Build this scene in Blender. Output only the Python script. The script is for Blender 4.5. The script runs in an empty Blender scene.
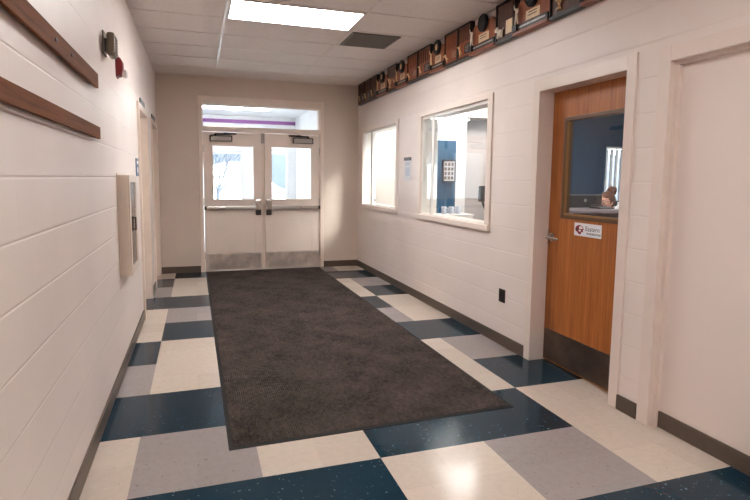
import bpy, bmesh, math, random
from mathutils import Vector, Matrix
random.seed(7)
S = bpy.context.scene
COL = S.collection
PI = math.pi

# ------------------------------------------------------------------ dimensions (metres)
XL, XR, YB, ZC = -0.55, 2.53, 8.40, 2.95      # left wall, right wall, back wall, ceiling
WT = 0.20                                     # wall thickness
YR = -4.0                                     # the hall runs on behind the camera

# ------------------------------------------------------------------ materials
def lin(c):
    return tuple(((v/255)/12.92 if v/255 <= 0.04045 else ((v/255+0.055)/1.055)**2.4) for v in c)

class NT:
    def __init__(s, name):
        s.m = bpy.data.materials.new(name); s.m.use_nodes = True
        s.t = s.m.node_tree; s.t.nodes.clear()
        s.out = s.n('ShaderNodeOutputMaterial')
    def n(s, kind, **kw):
        nd = s.t.nodes.new(kind)
        for k, v in kw.items(): setattr(nd, k, v)
        return nd
    def l(s, a, b): s.t.links.new(a, b)
    def coord(s): return s.n('ShaderNodeTexCoord').outputs['Object']
    def noise(s, vec, scale, detail=3, rough=.55):
        nd = s.n('ShaderNodeTexNoise'); nd.inputs['Scale'].default_value = scale
        nd.inputs['Detail'].default_value = detail; nd.inputs['Roughness'].default_value = rough
        s.l(vec, nd.inputs['Vector']); return nd.outputs['Fac']
    def ramp(s, fac, *stops):
        nd = s.n('ShaderNodeValToRGB'); e = nd.color_ramp.elements
        while len(e) < len(stops): e.new(.5)
        for i, (p, c) in enumerate(stops): e[i].position = p; e[i].color = (*c, 1)
        s.l(fac, nd.inputs['Fac']); return nd.outputs['Color']
    def mapping(s, vec, scale=(1,1,1), loc=(0,0,0), rot=(0,0,0)):
        nd = s.n('ShaderNodeMapping'); nd.inputs['Scale'].default_value = scale
        nd.inputs['Location'].default_value = loc; nd.inputs['Rotation'].default_value = rot
        s.l(vec, nd.inputs['Vector']); return nd.outputs['Vector']
    def math(s, op, a, b=None, c=None):
        nd = s.n('ShaderNodeMath', operation=op)
        for i, v in enumerate((a, b, c)):
            if v is None: continue
            if isinstance(v, (int, float)): nd.inputs[i].default_value = v
            else: s.l(v, nd.inputs[i])
        return nd.outputs[0]
    def mix(s, fac, a, b):
        nd = s.n('ShaderNodeMix', data_type='RGBA')
        for key, v in ((0, fac), (6, a), (7, b)):
            if isinstance(v, (int, float)): nd.inputs[key].default_value = v
            elif isinstance(v, tuple): nd.inputs[key].default_value = (*v, 1)
            else: s.l(v, nd.inputs[key])
        return nd.outputs[2]
    def bump(s, h, strength, dist):
        nd = s.n('ShaderNodeBump'); nd.inputs['Strength'].default_value = strength
        nd.inputs['Distance'].default_value = dist; s.l(h, nd.inputs['Height']); return nd.outputs['Normal']
    def bsdf(s, col, rough=.5, metal=0, normal=None, spec=.5, **kw):
        nd = s.n('ShaderNodeBsdfPrincipled')
        if isinstance(col, tuple): nd.inputs['Base Color'].default_value = (*col, 1)
        else: s.l(col, nd.inputs['Base Color'])
        if isinstance(rough, (int, float)): nd.inputs['Roughness'].default_value = rough
        else: s.l(rough, nd.inputs['Roughness'])
        nd.inputs['Metallic'].default_value = metal
        nd.inputs['Specular IOR Level'].default_value = spec
        for k, v in kw.items(): nd.inputs[k.replace('_', ' ')].default_value = v
        if normal is not None: s.l(normal, nd.inputs['Normal'])
        s.l(nd.outputs[0], s.out.inputs['Surface']); return s.m

def plain(name, rgb, rough=.5, metal=0, var=.06, scale=30, bump=0, spec=.5):
    t = NT(name); c = lin(rgb); co = t.coord()
    nz = t.noise(co, scale)
    col = t.ramp(nz, (.3, tuple(max(0, v*(1-var)) for v in c)), (.7, tuple(min(1, v*(1+var)) for v in c)))
    nrm = t.bump(nz, bump, .002) if bump else None
    return t.bsdf(col, rough, metal, nrm, spec)

WALL = (229, 216, 209)
def block_wall():
    t = NT('painted block'); co = t.coord(); c = lin(WALL)
    sep = t.n('ShaderNodeSeparateXYZ'); t.l(co, sep.inputs[0])
    zz = t.math('DIVIDE', t.math('SUBTRACT', sep.outputs['Z'], .025), .203)
    row = t.math('FLOOR', zz); fz = t.math('FRACT', zz)
    dz = t.math('MULTIPLY', t.math('MINIMUM', fz, t.math('SUBTRACT', 1, fz)), .203)
    yy = t.math('ADD', t.math('DIVIDE', sep.outputs['Y'], .406), t.math('MULTIPLY', t.math('MODULO', row, 2), .5))
    fy = t.math('FRACT', t.math('ADD', yy, 40.2))
    dy = t.math('MULTIPLY', t.math('MINIMUM', fy, t.math('SUBTRACT', 1, fy)), .406)
    gz = t.n('ShaderNodeMapRange', interpolation_type='SMOOTHSTEP'); gz.inputs[1].default_value = .0; gz.inputs[2].default_value = .0075; t.l(dz, gz.inputs[0])
    gy = t.n('ShaderNodeMapRange', interpolation_type='SMOOTHSTEP'); gy.inputs[1].default_value = .0; gy.inputs[2].default_value = .009; gy.inputs[3].default_value = .8; t.l(dy, gy.inputs[0])
    groove = t.math('MINIMUM', gz.outputs[0], gy.outputs[0])
    fine = t.noise(co, 220, 3); big = t.noise(co, 1.4, 2)
    h = t.math('ADD', groove, t.math('MULTIPLY', fine, .10))
    col = t.ramp(big, (.3, tuple(v*.95 for v in c)), (.7, tuple(min(1, v*1.03) for v in c)))
    return t.bsdf(col, .42, 0, t.bump(h, .5, .004), .4)

def tile_mat(name, rgb, fleck, amount, rough=.10):
    t = NT(name); co = t.coord(); c = lin(rgb)
    n1 = t.noise(co, 26, 5, .65); n2 = t.noise(co, 5, 2); n3 = t.noise(co, 48, 2, .5)
    sep = t.n('ShaderNodeSeparateXYZ'); t.l(co, sep.inputs[0])
    tx = t.math('FLOOR', t.math('DIVIDE', t.math('ADD', sep.outputs['X'], 10*.3035+.334), .3035))
    ty = t.math('FLOOR', t.math('DIVIDE', t.math('ADD', sep.outputs['Y'], 40*.3035-3.684), .3035))
    cmb = t.n('ShaderNodeCombineXYZ'); t.l(tx, cmb.inputs[0]); t.l(ty, cmb.inputs[1])
    wn = t.n('ShaderNodeTexWhiteNoise', noise_dimensions='3D'); t.l(cmb.outputs[0], wn.inputs['Vector'])
    base = t.ramp(n1, (.3, tuple(v*.94 for v in c)), (.72, tuple(min(1, v*1.05) for v in c)))
    tone = t.ramp(wn.outputs['Value'], (0, (.93, .93, .93)), (1, (1.05, 1.05, 1.05)))
    mm = t.n('ShaderNodeMix', data_type='RGBA', blend_type='MULTIPLY'); mm.inputs[0].default_value = 1
    t.l(base, mm.inputs[6]); t.l(tone, mm.inputs[7])
    spots = t.ramp(n3, (.73-amount, (0,)*3), (.76-amount, (1,)*3))
    # only a few tile areas are scuffed
    scuff = t.math('MULTIPLY', spots, t.ramp(n2, (.34, (0,)*3), (.50, (1,)*3)))
    col = t.mix(t.math('MULTIPLY', scuff, .55), mm.outputs[2], lin(fleck))
    rgh = t.math('ADD', rough, t.math('MULTIPLY', t.noise(co, 9, 3), .09))
    nrm = t.bump(t.noise(co, 14, 3), .05, .004)
    return t.bsdf(col, rgh, 0, nrm, .26)

def mat_pile():
    t = NT('ribbed mat pile'); co = t.coord()
    sep = t.n('ShaderNodeSeparateXYZ'); t.l(co, sep.inputs[0])
    rib = t.math('SINE', t.math('MULTIPLY', sep.outputs['X'], 2*PI/.014))
    nub = t.math('SINE', t.math('MULTIPLY', sep.outputs['Y'], 2*PI/.02))
    h = t.math('ADD', rib, t.math('MULTIPLY', nub, .5))
    n = t.noise(co, 3.2, 4, .65); n2 = t.noise(t.mapping(co, (1, .6, 1)), 55, 3, .7)
    col = t.ramp(t.math('ADD', t.math('MULTIPLY', n, .45), t.math('MULTIPLY', n2, .6)), (.34, lin((30, 25, 24))), (.68, lin((98, 85, 80))))
    return t.bsdf(col, .95, 0, t.bump(h, .9, .004), .15)

def wood_mat(name, rgb1, rgb2, rough=.4, axis='Z', freq=1.0, spec=.45):
    t = NT(name); co = t.coord()
    sc = {'Z': (28*freq, 28*freq, 1.1*freq), 'Y': (28*freq, 1.1*freq, 28*freq), 'X': (1.1*freq, 28*freq, 28*freq)}[axis]
    v = t.mapping(co, sc)
    n = t.noise(v, 1.6, 6, .62); n2 = t.noise(t.mapping(co, tuple(s*4 for s in sc)), 2, 3)
    f = t.math('ADD', t.math('MULTIPLY', n, .8), t.math('MULTIPLY', n2, .25))
    col = t.ramp(f, (.33, lin(rgb2)), (.70, lin(rgb1)))
    return t.bsdf(col, rough, 0, t.bump(f, .12, .002), spec)

def brushed(name, rgb, rough=.34):
    t = NT(name); co = t.coord()
    n = t.noise(t.mapping(co, (3, 3, 160)), 2, 4); b = t.noise(co, 6, 3)
    c = lin(rgb)
    col = t.ramp(b, (.3, tuple(v*.72 for v in c)), (.7, tuple(min(1, v*1.2) for v in c)))
    return t.bsdf(col, t.math('ADD', rough, t.math('MULTIPLY', b, .18)), 1, t.bump(n, .12, .001))

def glass_mat(name='clear glass', tint=(.97, .985, .98)):
    t = NT(name)
    tr = t.n('ShaderNodeBsdfTransparent'); tr.inputs[0].default_value = (*tint, 1)
    gl = t.n('ShaderNodeBsdfGlossy'); gl.inputs['Roughness'].default_value = .02; gl.inputs[0].default_value = (1, 1, 1, 1)
    fr = t.n('ShaderNodeFresnel'); gm = t.n('ShaderNodeNewGeometry')
    # same reflectance on both faces of a thin pane
    t.l(t.math('ADD', 1.45, t.math('MULTIPLY', gm.outputs['Backfacing'], 1/1.45-1.45)), fr.inputs[0])
    mx = t.n('ShaderNodeMixShader'); t.l(fr.outputs[0], mx.inputs[0]); t.l(tr.outputs[0], mx.inputs[1]); t.l(gl.outputs[0], mx.inputs[2])
    t.l(mx.outputs[0], t.out.inputs['Surface']); return t.m

def emit(name, rgb, strength):
    t = NT(name); e = t.n('ShaderNodeEmission'); e.inputs[0].default_value = (*rgb, 1)
    n = t.noise(t.coord(), 40, 1)                    # faint prismatic texture of the diffuser
    t.l(t.math('MULTIPLY', t.math('ADD', .95, t.math('MULTIPLY', n, .1)), strength), e.inputs[1])
    t.l(e.outputs[0], t.out.inputs['Surface']); return t.m

def ceiling_tile():
    t = NT('mineral fibre tile'); co = t.coord(); c = lin((230, 221, 216))
    n = t.noise(co, 130, 4, .7); b = t.noise(co, .9, 2)
    col = t.ramp(n, (.36, tuple(v*.78 for v in c)), (.5, c))
    col2 = t.mix(t.ramp(b, (.35, (0,)*3), (.7, (.16,)*3)), col, lin((214, 200, 188)))
    return t.bsdf(col2, .9, 0, t.bump(n, .35, .003), .2)

M = dict(
    block=block_wall(),
    plaster=plain('painted plaster', (206, 189, 176), .45, var=.03, scale=2, spec=.4),
    panelwhite=plain('painted infill panel', (228, 214, 206), .4, var=.02, scale=1.5, spec=.4),
    trim=plain('painted steel frame', (226, 211, 201), .35, var=.02, scale=6),
    trimwarm=plain('beige painted steel frame', (222, 204, 190), .35, var=.03, scale=6),
    leaf=plain('beige painted steel door', (228, 211, 199), .36, var=.03, scale=4),
    tan=tile_mat('cream vinyl tile', (200, 186, 173), (150, 132, 116), .035),
    gray=tile_mat('grey vinyl tile', (154, 145, 144), (106, 96, 96), .075),
    blue=tile_mat('blue vinyl tile', (10, 44, 60), (140, 158, 166), .060),
    slab=plain('concrete', (110, 105, 100), .8),
    pile=mat_pile(),
    rubber=plain('black rubber', (30, 28, 27), .85, var=.1),
    base=plain('vinyl cove base', (84, 70, 60), .42, var=.08),
    tile=ceiling_tile(),
    tbar=plain('white enamelled grid', (216, 205, 198), .35, var=.02),
    diffuser=emit('lit diffuser', (1, .99, .98), 15.2),
    diffdim=emit('dimmer lit diffuser', (1, .98, .96), 10.0),  # weaker output than the main hall panel
    diffoffice=emit('lit office diffuser', (1, .985, .97), 9.5),
    diffday=emit('lit lobby tube', (.96, .98, 1), 26.0),
    diffroom=emit('bright room diffuser', (.95, .98, 1), 7.5),
    ventdark=plain('dark vent shade', (26, 24, 22), .7),
    ventslat=plain('grey vent grille', (116, 106, 98), .45),
    door_wood=wood_mat('oak veneer', (184, 112, 54), (138, 76, 32), .36),
    rail=wood_mat('stained board', (132, 80, 44), (86, 48, 22), .7, 'Y', .7, .12),
    litewood=plain('bronze lite frame', (98, 68, 40), .45, var=.1),
    steel=brushed('brushed stainless', (238, 226, 218), .26),
    kickdark=brushed('dull stainless', (118, 104, 94), .3),
    chrome=plain('satin chrome', (190, 184, 178), .22, 1, .04),
    alu=plain('aluminium', (178, 172, 166), .35, .8, .04),
    closer=plain('grey closer body', (156, 146, 140), .4, .3, .05),
    dark=plain('dark bronze', (52, 44, 40), .45, .3, .08),
    black=plain('black plastic', (18, 18, 20), .4, 0, .1),
    glass=glass_mat(),
    white=plain('white plastic', (236, 232, 228), .4, 0, .02),
    winwhite=plain('white window frame', (240, 236, 230), .35, 0, .02),
    paper=plain('white paper', (226, 226, 230), .7, 0, .05, 60),
    paperblue=plain('pale blue print', (196, 202, 214), .7, 0, .15, 40),
    red=plain('red alarm housing', (128, 14, 22), .4, 0, .06),
    lens=plain('clear strobe lens', (232, 226, 224), .2, 0, .05),
    hornbody=plain('grey bronze speaker', (112, 100, 84), .4, .4, .1),
    cab=plain('almond cabinet', (214, 198, 184), .38, 0, .02),
    cabglass=plain('smoked pane', (126, 112, 104), .2, 0, .08),
    adablue=plain('blue sign', (52, 78, 112), .4, 0, .05),
    signdark=plain('charcoal sign', (58, 54, 56), .4, 0, .08),
    officewhite=plain('office white paint', (238, 234, 230), .5, 0, .02, 2),
    officegrey=plain('office grey paint', (196, 186, 182), .5, 0, .03, 2),
    soffit=plain('grey soffit paint', (150, 140, 134), .5, 0, .03, 2),
    officeblue=plain('office blue paint', (14, 66, 98), .45, 0, .05, 2),
    panelblue=plain('blue fabric panel', (40, 84, 114), .8, 0, .12, 3),
    carpet=plain('office carpet', (120, 112, 106), .95, 0, .1, 80),
    counterfront=wood_mat('walnut laminate', (88, 56, 44), (56, 34, 28), .4, 'X', .6),
    countertop=plain('grey laminate', (112, 100, 104), .35, 0, .04),
    blind=plain('vertical blind vane', (238, 236, 236), .6, 0, .02),
    skin=plain('skin', (222, 160, 138), .5, 0, .05, 14),
    hair=plain('auburn hair', (96, 52, 32), .6, 0, .3, 70, .4),
    blouse=plain('white blouse', (236, 232, 234), .8, 0, .03, 20),
    trousers=plain('dark trousers', (40, 42, 50), .85, 0, .08),
    lips=plain('lips', (176, 84, 80), .45),
    eye=plain('eye white', (230, 226, 222), .25), iris=plain('iris', (50, 40, 34), .3),
    board=wood_mat('mahogany plaque', (158, 86, 50), (98, 48, 30), .35, 'Z', 1.2),
    boardred=wood_mat('cherry plaque', (172, 98, 60), (120, 62, 38), .32, 'Z', 1.2),
    boarddark=wood_mat('walnut plaque', (98, 58, 40), (54, 32, 24), .4, 'Z', 1.2),
    edge=plain('black plaque edge', (26, 20, 18), .4, 0, .1),
    gold=plain('gilt', (232, 196, 146), .35, .4, .1),
    bead=plain('brass bead', (146, 106, 62), .35, .4, .06),
    cream=plain('cream label plate', (222, 196, 160), .4, .1, .06),
    bronze=plain('antique bronze', (40, 40, 42), .38, .5, .15),
    ivory=plain('ivory figure', (228, 214, 196), .45, 0, .05),
    silver=plain('silver lettering', (178, 172, 166), .3, .6, .1),
    ink=plain('ink', (60, 52, 54), .6),
    maroon=plain('maroon ink', (128, 26, 46), .5),
    snow=plain('snow', (240, 244, 250), .8, 0, .04, 2),
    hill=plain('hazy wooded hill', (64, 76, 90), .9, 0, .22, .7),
    bark=plain('grey bark', (70, 78, 90), .9, 0, .2),
    purple=plain('purple band', (150, 92, 160), .5, 0, .05),
    lobby=plain('lobby white paint', (236, 238, 240), .5, 0, .02, 2),
    brick=plain('entry walk', (200, 200, 202), .8),
)

# ------------------------------------------------------------------ mesh builder
class MB:
    def __init__(s): s.bm = bmesh.new(); s.mi = 0
    def _geo(s, tmp):
        for f in tmp.faces: f.material_index = s.mi
        me = bpy.data.meshes.new('tmp'); tmp.to_mesh(me); tmp.free(); s.bm.from_mesh(me); bpy.data.meshes.remove(me)
        return s
    def box(s, x0, x1, y0, y1, z0, z1, bev=0, seg=2, mat=None):
        t = bmesh.new(); bmesh.ops.create_cube(t, size=1)
        sx, sy, sz = abs(x1-x0), abs(y1-y0), abs(z1-z0)
        for v in t.verts: v.co = Vector(((x0+x1)/2+v.co.x*sx, (y0+y1)/2+v.co.y*sy, (z0+z1)/2+v.co.z*sz))
        if bev: bmesh.ops.bevel(t, geom=t.edges[:], offset=min(bev, .45*min(sx, sy, sz)), segments=seg, affect='EDGES', profile=.6)
        if mat is not None: t.transform(mat)
        return s._geo(t)
    def prism(s, pts, axis, a, b, bev=0):
        t = bmesh.new()
        P3 = {'x': lambda p, d: (d, p[0], p[1]), 'y': lambda p, d: (p[0], d, p[1]), 'z': lambda p, d: (p[0], p[1], d)}[axis]
        va = [t.verts.new(P3(p, a)) for p in pts]; vb = [t.verts.new(P3(p, b)) for p in pts]
        t.faces.new(va); t.faces.new(vb[::-1]); n = len(pts)
        for i in range(n): t.faces.new((va[i], vb[i], vb[(i+1) % n], va[(i+1) % n]))
        bmesh.ops.recalc_face_normals(t, faces=t.faces[:])
        if bev: bmesh.ops.bevel(t, geom=t.edges[:], offset=bev, segments=2, affect='EDGES')
        return s._geo(t)
    def cyl(s, p0, p1, r0, r1=None, n=16, bev=0):
        t = bmesh.new(); p0 = Vector(p0); p1 = Vector(p1); d = p1-p0
        bmesh.ops.create_cone(t, cap_ends=True, segments=n, radius1=r0, radius2=r0 if r1 is None else r1, depth=d.length)
        if bev: bmesh.ops.bevel(t, geom=[e for e in t.edges if len(e.link_faces) == 2 and any(len(f.verts) > 4 for f in e.link_faces)], offset=bev, segments=2, affect='EDGES')
        t.transform(Matrix.Translation((p0+p1)/2) @ d.to_track_quat('Z', 'Y').to_matrix().to_4x4())
        return s._geo(t)
    def ball(s, c, r, sc=(1, 1, 1), n=16, rot=None):
        t = bmesh.new(); bmesh.ops.create_uvsphere(t, u_segments=n, v_segments=max(6, n*2//3), radius=r)
        m = Matrix.Translation(c) @ (rot.to_4x4() if rot else Matrix()) @ Matrix.Diagonal((*sc, 1))
        t.transform(m); return s._geo(t)
    def tube(s, pts, r, n=8):
        for a, b in zip(pts, pts[1:]): s.cyl(a, b, r, n=n)
        for p in pts[1:-1]: s.ball(p, r, n=n)
        return s
    def quad(s, *v):
        t = bmesh.new(); t.faces.new([t.verts.new(p) for p in v]); return s._geo(t)
    def build(s, name, mat, parent=None, loc=None, smooth=False):
        mats = mat if isinstance(mat, (list, tuple)) else [mat]
        o_loc = Vector(parent['_o']) if parent else Vector(loc or (0, 0, 0))
        me = bpy.data.meshes.new(name)
        s.bm.transform(Matrix.Translation(-o_loc)); s.bm.to_mesh(me); s.bm.free()
        for m in mats: me.materials.append(M[m] if isinstance(m, str) else m)
        if smooth:
            for p in me.polygons: p.use_smooth = True
        o = bpy.data.objects.new(name, me); COL.objects.link(o)
        if parent: o.parent = parent
        else: o.location = o_loc
        ORG.append(o); o['_o'] = tuple(o_loc)
        return o
ORG = []
def tag(o, label, cat=None, group=None, kind=None):
    if label: o['label'] = label
    if cat: o['category'] = cat
    if group: o['group'] = group
    if kind: o['kind'] = kind
    return o
def thing(name, label, cat, loc, group=None, kind=None):
    o = bpy.data.objects.new(name, None); o.empty_display_size = .1; COL.objects.link(o); o.location = loc
    o['_o'] = tuple(loc); ORG.append(o)
    return tag(o, label, cat, group, kind)
def struct(name, mb, mat, label=None):
    return tag(mb.build(name, mat), label, None, None, 'structure')
def kids(o): return [c for c in COL.objects if c.parent == o]
def copy_tree(o, parent=None):
    c = o.copy(); COL.objects.link(c)
    if parent is not None: c.parent = parent
    for ch in kids(o):
        if ch.name != c.name: copy_tree(ch, c)
    return c
def lettering(text, size, name, mat, parent, matrix, depth=.0008, bold=0):
    cu = bpy.data.curves.new('t', 'FONT'); cu.body = text; cu.size = size; cu.extrude = depth; cu.offset = bold
    cu.align_x = 'LEFT'; cu.resolution_u = 3
    tmp = bpy.data.objects.new('t', cu); COL.objects.link(tmp)
    me = bpy.data.meshes.new_from_object(tmp.evaluated_get(bpy.context.evaluated_depsgraph_get()))
    bpy.data.objects.remove(tmp); bpy.data.curves.remove(cu)
    mb = MB(); mb.bm.from_mesh(me); mb.bm.transform(matrix); bpy.data.meshes.remove(me)
    return mb.build(name, mat, parent)

# ------------------------------------------------------------------ camera
yaw, pitch, roll = -0.3167, -0.1032, 0.0100
cy_, sy_, cp, sp = math.cos(yaw), math.sin(yaw), math.cos(pitch), math.sin(pitch)
fwd = Vector((-sy_*cp, cy_*cp, sp)); right = Vector((cy_, sy_, 0)); up = right.cross(fwd)
cr, sr = math.cos(roll), math.sin(roll)
R_, U_ = cr*right+sr*up, -sr*right+cr*up
cam = bpy.data.cameras.new('camera'); co = bpy.data.objects.new('camera', cam); COL.objects.link(co)
cam.sensor_width = 36; cam.lens = 25.29; cam.shift_x = .00657; cam.shift_y = -.02234; cam.clip_start = .02
mw = Matrix((R_, U_, -fwd)).transposed().to_4x4(); mw.translation = (0, 0, 1.4526); co.matrix_world = mw
S.camera = co

# ------------------------------------------------------------------ room shell
W1 = (6.62, 8.10, 1.05, 2.19)        # window 1 opening (y0,y1,z0,z1)
W2 = (4.29, 5.81, 1.04, 2.185)
DR = (2.66, 3.535, 0, 2.134)         # wood door opening
AL = (1.30, 2.35, 0, 2.125)          # bricked-up opening
def wall_x(mb, x0, x1, y0, y1, z1, holes):
    ys = sorted(holes); y = y0
    for (a, b, c, d) in ys:
        mb.box(x0, x1, y, a, 0, z1); mb.box(x0, x1, a, b, d, z1)
        if c > 0: mb.box(x0, x1, a, b, 0, c)
        y = b
    mb.box(x0, x1, y, y1, 0, z1)
    return mb
def wall_y(mb, y0, y1, x0, x1, z1, holes):
    x = x0
    for (a, b, c, d) in sorted(holes):
        mb.box(x, a, y0, y1, 0, z1); mb.box(a, b, y0, y1, d, z1)
        if c > 0: mb.box(a, b, y0, y1, 0, c)
        x = b
    mb.box(x, x1, y0, y1, 0, z1)
    return mb
D4 = (5.80, 6.69, 0, 2.134); D5 = (7.36, 8.24, 0, 2.134)
struct('wall_left', wall_x(MB(), XL-WT, XL, YR-WT, YB, ZC, [D4, D5]), 'block', 'cream painted block wall on the left')
struct('wall_right', wall_x(MB(), XR, XR+WT, YR-WT, YB+WT, ZC, [W1, W2, DR, AL]), 'block', 'cream painted block wall with windows on the right')
struct('wall_back', wall_y(MB(), YB, YB+WT, XL-WT, XR, ZC, [(.05, 1.93, 0, 2.635)]), 'plaster', 'beige end wall around the double doors')
struct('wall_rear', MB().box(XL-WT, XR+WT, YR-WT, YR, 0, ZC), 'plaster')
struct('wall_infill', MB().box(2.585, 2.73, AL[0], AL[1], 0, AL[3]), 'panelwhite', 'smooth white panel filling the old doorway on the right')
struct('ceiling', MB().box(XL-WT, XR+WT, YR-WT, YB+WT, ZC, ZC+.1), 'tile', 'suspended ceiling of speckled tiles')

# floor: 2 x 2 tile blocks in a five-by-five repeat of cream, grey and blue
TS = .607; X0, Y0 = -0.334, 2.470
PAT = {0: 'TBGBT', 1: 'GBTTB', 2: 'TTBGB', 3: 'BGBTT', 4: 'BTTBG'}
fl = MB()
for i in range(-1, 6):
    for j in range(-12, 11):
        x0, x1 = X0+(i-1)*TS, X0+i*TS; y0, y1 = Y0+j*TS, Y0+(j+1)*TS
        x0, x1 = max(x0, XL-WT), min(x1, XR+WT); y0, y1 = max(y0, YR-WT), min(y1, YB+WT)
        if x1 <= x0 or y1 <= y0: continue
        fl.mi = 'TGB'.index(PAT[i % 5][j % 5])
        fl.quad((x0, y0, 0), (x1, y0, 0), (x1, y1, 0), (x0, y1, 0))
fl.mi = 3
fl.quad((XL-WT, YR-WT, -.12), (XL-WT, YB+WT, -.12), (XR+WT, YB+WT, -.12), (XR+WT, YR-WT, -.12))
struct('floor', fl, ['tan', 'gray', 'blue', 'slab'], 'waxed floor of cream, grey and blue vinyl tiles')

# ceiling grid: real T bars under the tiles (one structure)
g = MB(); zb = ZC-.006
ROWS = [5.333+.61*k for k in range(-15, 5)]
for x in (.285, 1.510): g.box(x-.012, x+.012, YR, YB, zb, ZC)
for y in ROWS:
    if y < YB-.1: g.box(XL, XR, y-.011, y+.011, zb+.001, ZC)
g.box(XL, XL+.02, YR, YB, zb, ZC); g.box(XR-.02, XR, YR, YB, zb, ZC); g.box(XL, XR, YB-.02, YB, zb, ZC)
struct('trim_1', g, 'tbar', 'white metal grid of the suspended ceiling')

# baseboards
bz = .098
def bb(name, mb): struct(name, mb, 'base', 'dark brown vinyl baseboard')
b = MB()
for a, c in ((YR, D4[0]-.075), (D4[1]+.075, D5[0]-.075), (D5[1]+.075, YB)): b.box(XL, XL+.012, a, c, 0, bz, .003)
bb('baseboard_left', b)
b = MB()
for a, c in ((YR, AL[0]-.07), (2.437, 2.597), (3.608, YB)): b.box(XR-.012, XR, a, c, 0, bz, .003)
b.box(2.573, 2.585, AL[0], AL[1]-.005, 0, bz, .003)
bb('baseboard_right', b)
b = MB()
b.box(XL+.012, .028, YB-.012, YB, 0, bz, .003); b.box(1.953, XR-.012, YB-.012, YB, 0, bz, .003)
bb('baseboard_back', b)

# ------------------------------------------------------------------ door frames on the walls
def frame_x(mb, face, depth, hole, w, zt):
    """steel frame around a doorway in a wall of constant x; face = outer x, depth = inner x"""
    a, b_, _, top = hole
    e = .004
    mb.box(face, depth, a-w, a+e, 0, zt, .003); mb.box(face, depth, b_-e, b_+w, 0, zt, .003)
    mb.box(face, depth, a+e, b_-e, top-e, zt, .003)
    return mb
t = frame_x(MB(), XR-.012, XR+WT+.012, DR, .072, 2.222)
t.box(2.70, 2.715, DR[0], DR[0]+.015, 0, DR[3]); t.box(2.70, 2.715, DR[1]-.015, DR[1], 0, DR[3]); t.box(2.70, 2.715, DR[0]+.015, DR[1]-.015, DR[3]-.015, DR[3])
struct('trim_2', t, 'trim', 'cream steel frame of the oak office door')
t = frame_x(MB(), XR-.012, 2.70, AL, .078, 2.205)
t.box(XR+.025, 2.60, AL[1]-.03, AL[1]+.01, 0, AL[3]+.01); t.box(XR+.025, 2.60, AL[0]-.01, AL[0]+.03, 0, AL[3]+.01); t.box(XR+.025, 2.60, AL[0]+.03, AL[1]-.03, AL[3]-.025, AL[3]+.01)
struct('trim_3', t, 'trim', 'cream frame left around the filled doorway')
for k, dd in ((4, D4), (5, D5)):
    t = frame_x(MB(), XL+.02, XL-WT-.01, dd, .06, 2.195)
    t.box(XL-.10, XL-.085, dd[1]-.016, dd[1], 0, dd[3]); t.box(XL-.10, XL-.085, dd[0], dd[0]+.016, 0, dd[3])
    struct('trim_%d' % k, t, 'trimwarm', 'beige steel frame of a doorway in the left wall')
# frame of the double doors and transom, end wall
t = MB(); yf, yb = YB-.022, YB+WT+.01
t.box(.030, .090, yf, yb, 0, 2.655, .004); t.box(1.890, 1.950, yf, yb, 0, 2.655, .004)
t.box(.090, 1.890, yf, yb, 2.545, 2.655, .004); t.box(.09, 1.89, yf, yb, 2.138, 2.208, .004)
t.box(.955, 1.010, YB+.05, YB+.12, 0, 2.138, .003)
struct('trim_6', t, 'trimwarm', 'beige steel frame around the double doors and the transom')
struct('trim_7', MB().box(.09, 1.89, YB-.03, YB+.16, 0, .012, .004), 'alu', 'metal threshold under the double doors')

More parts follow.
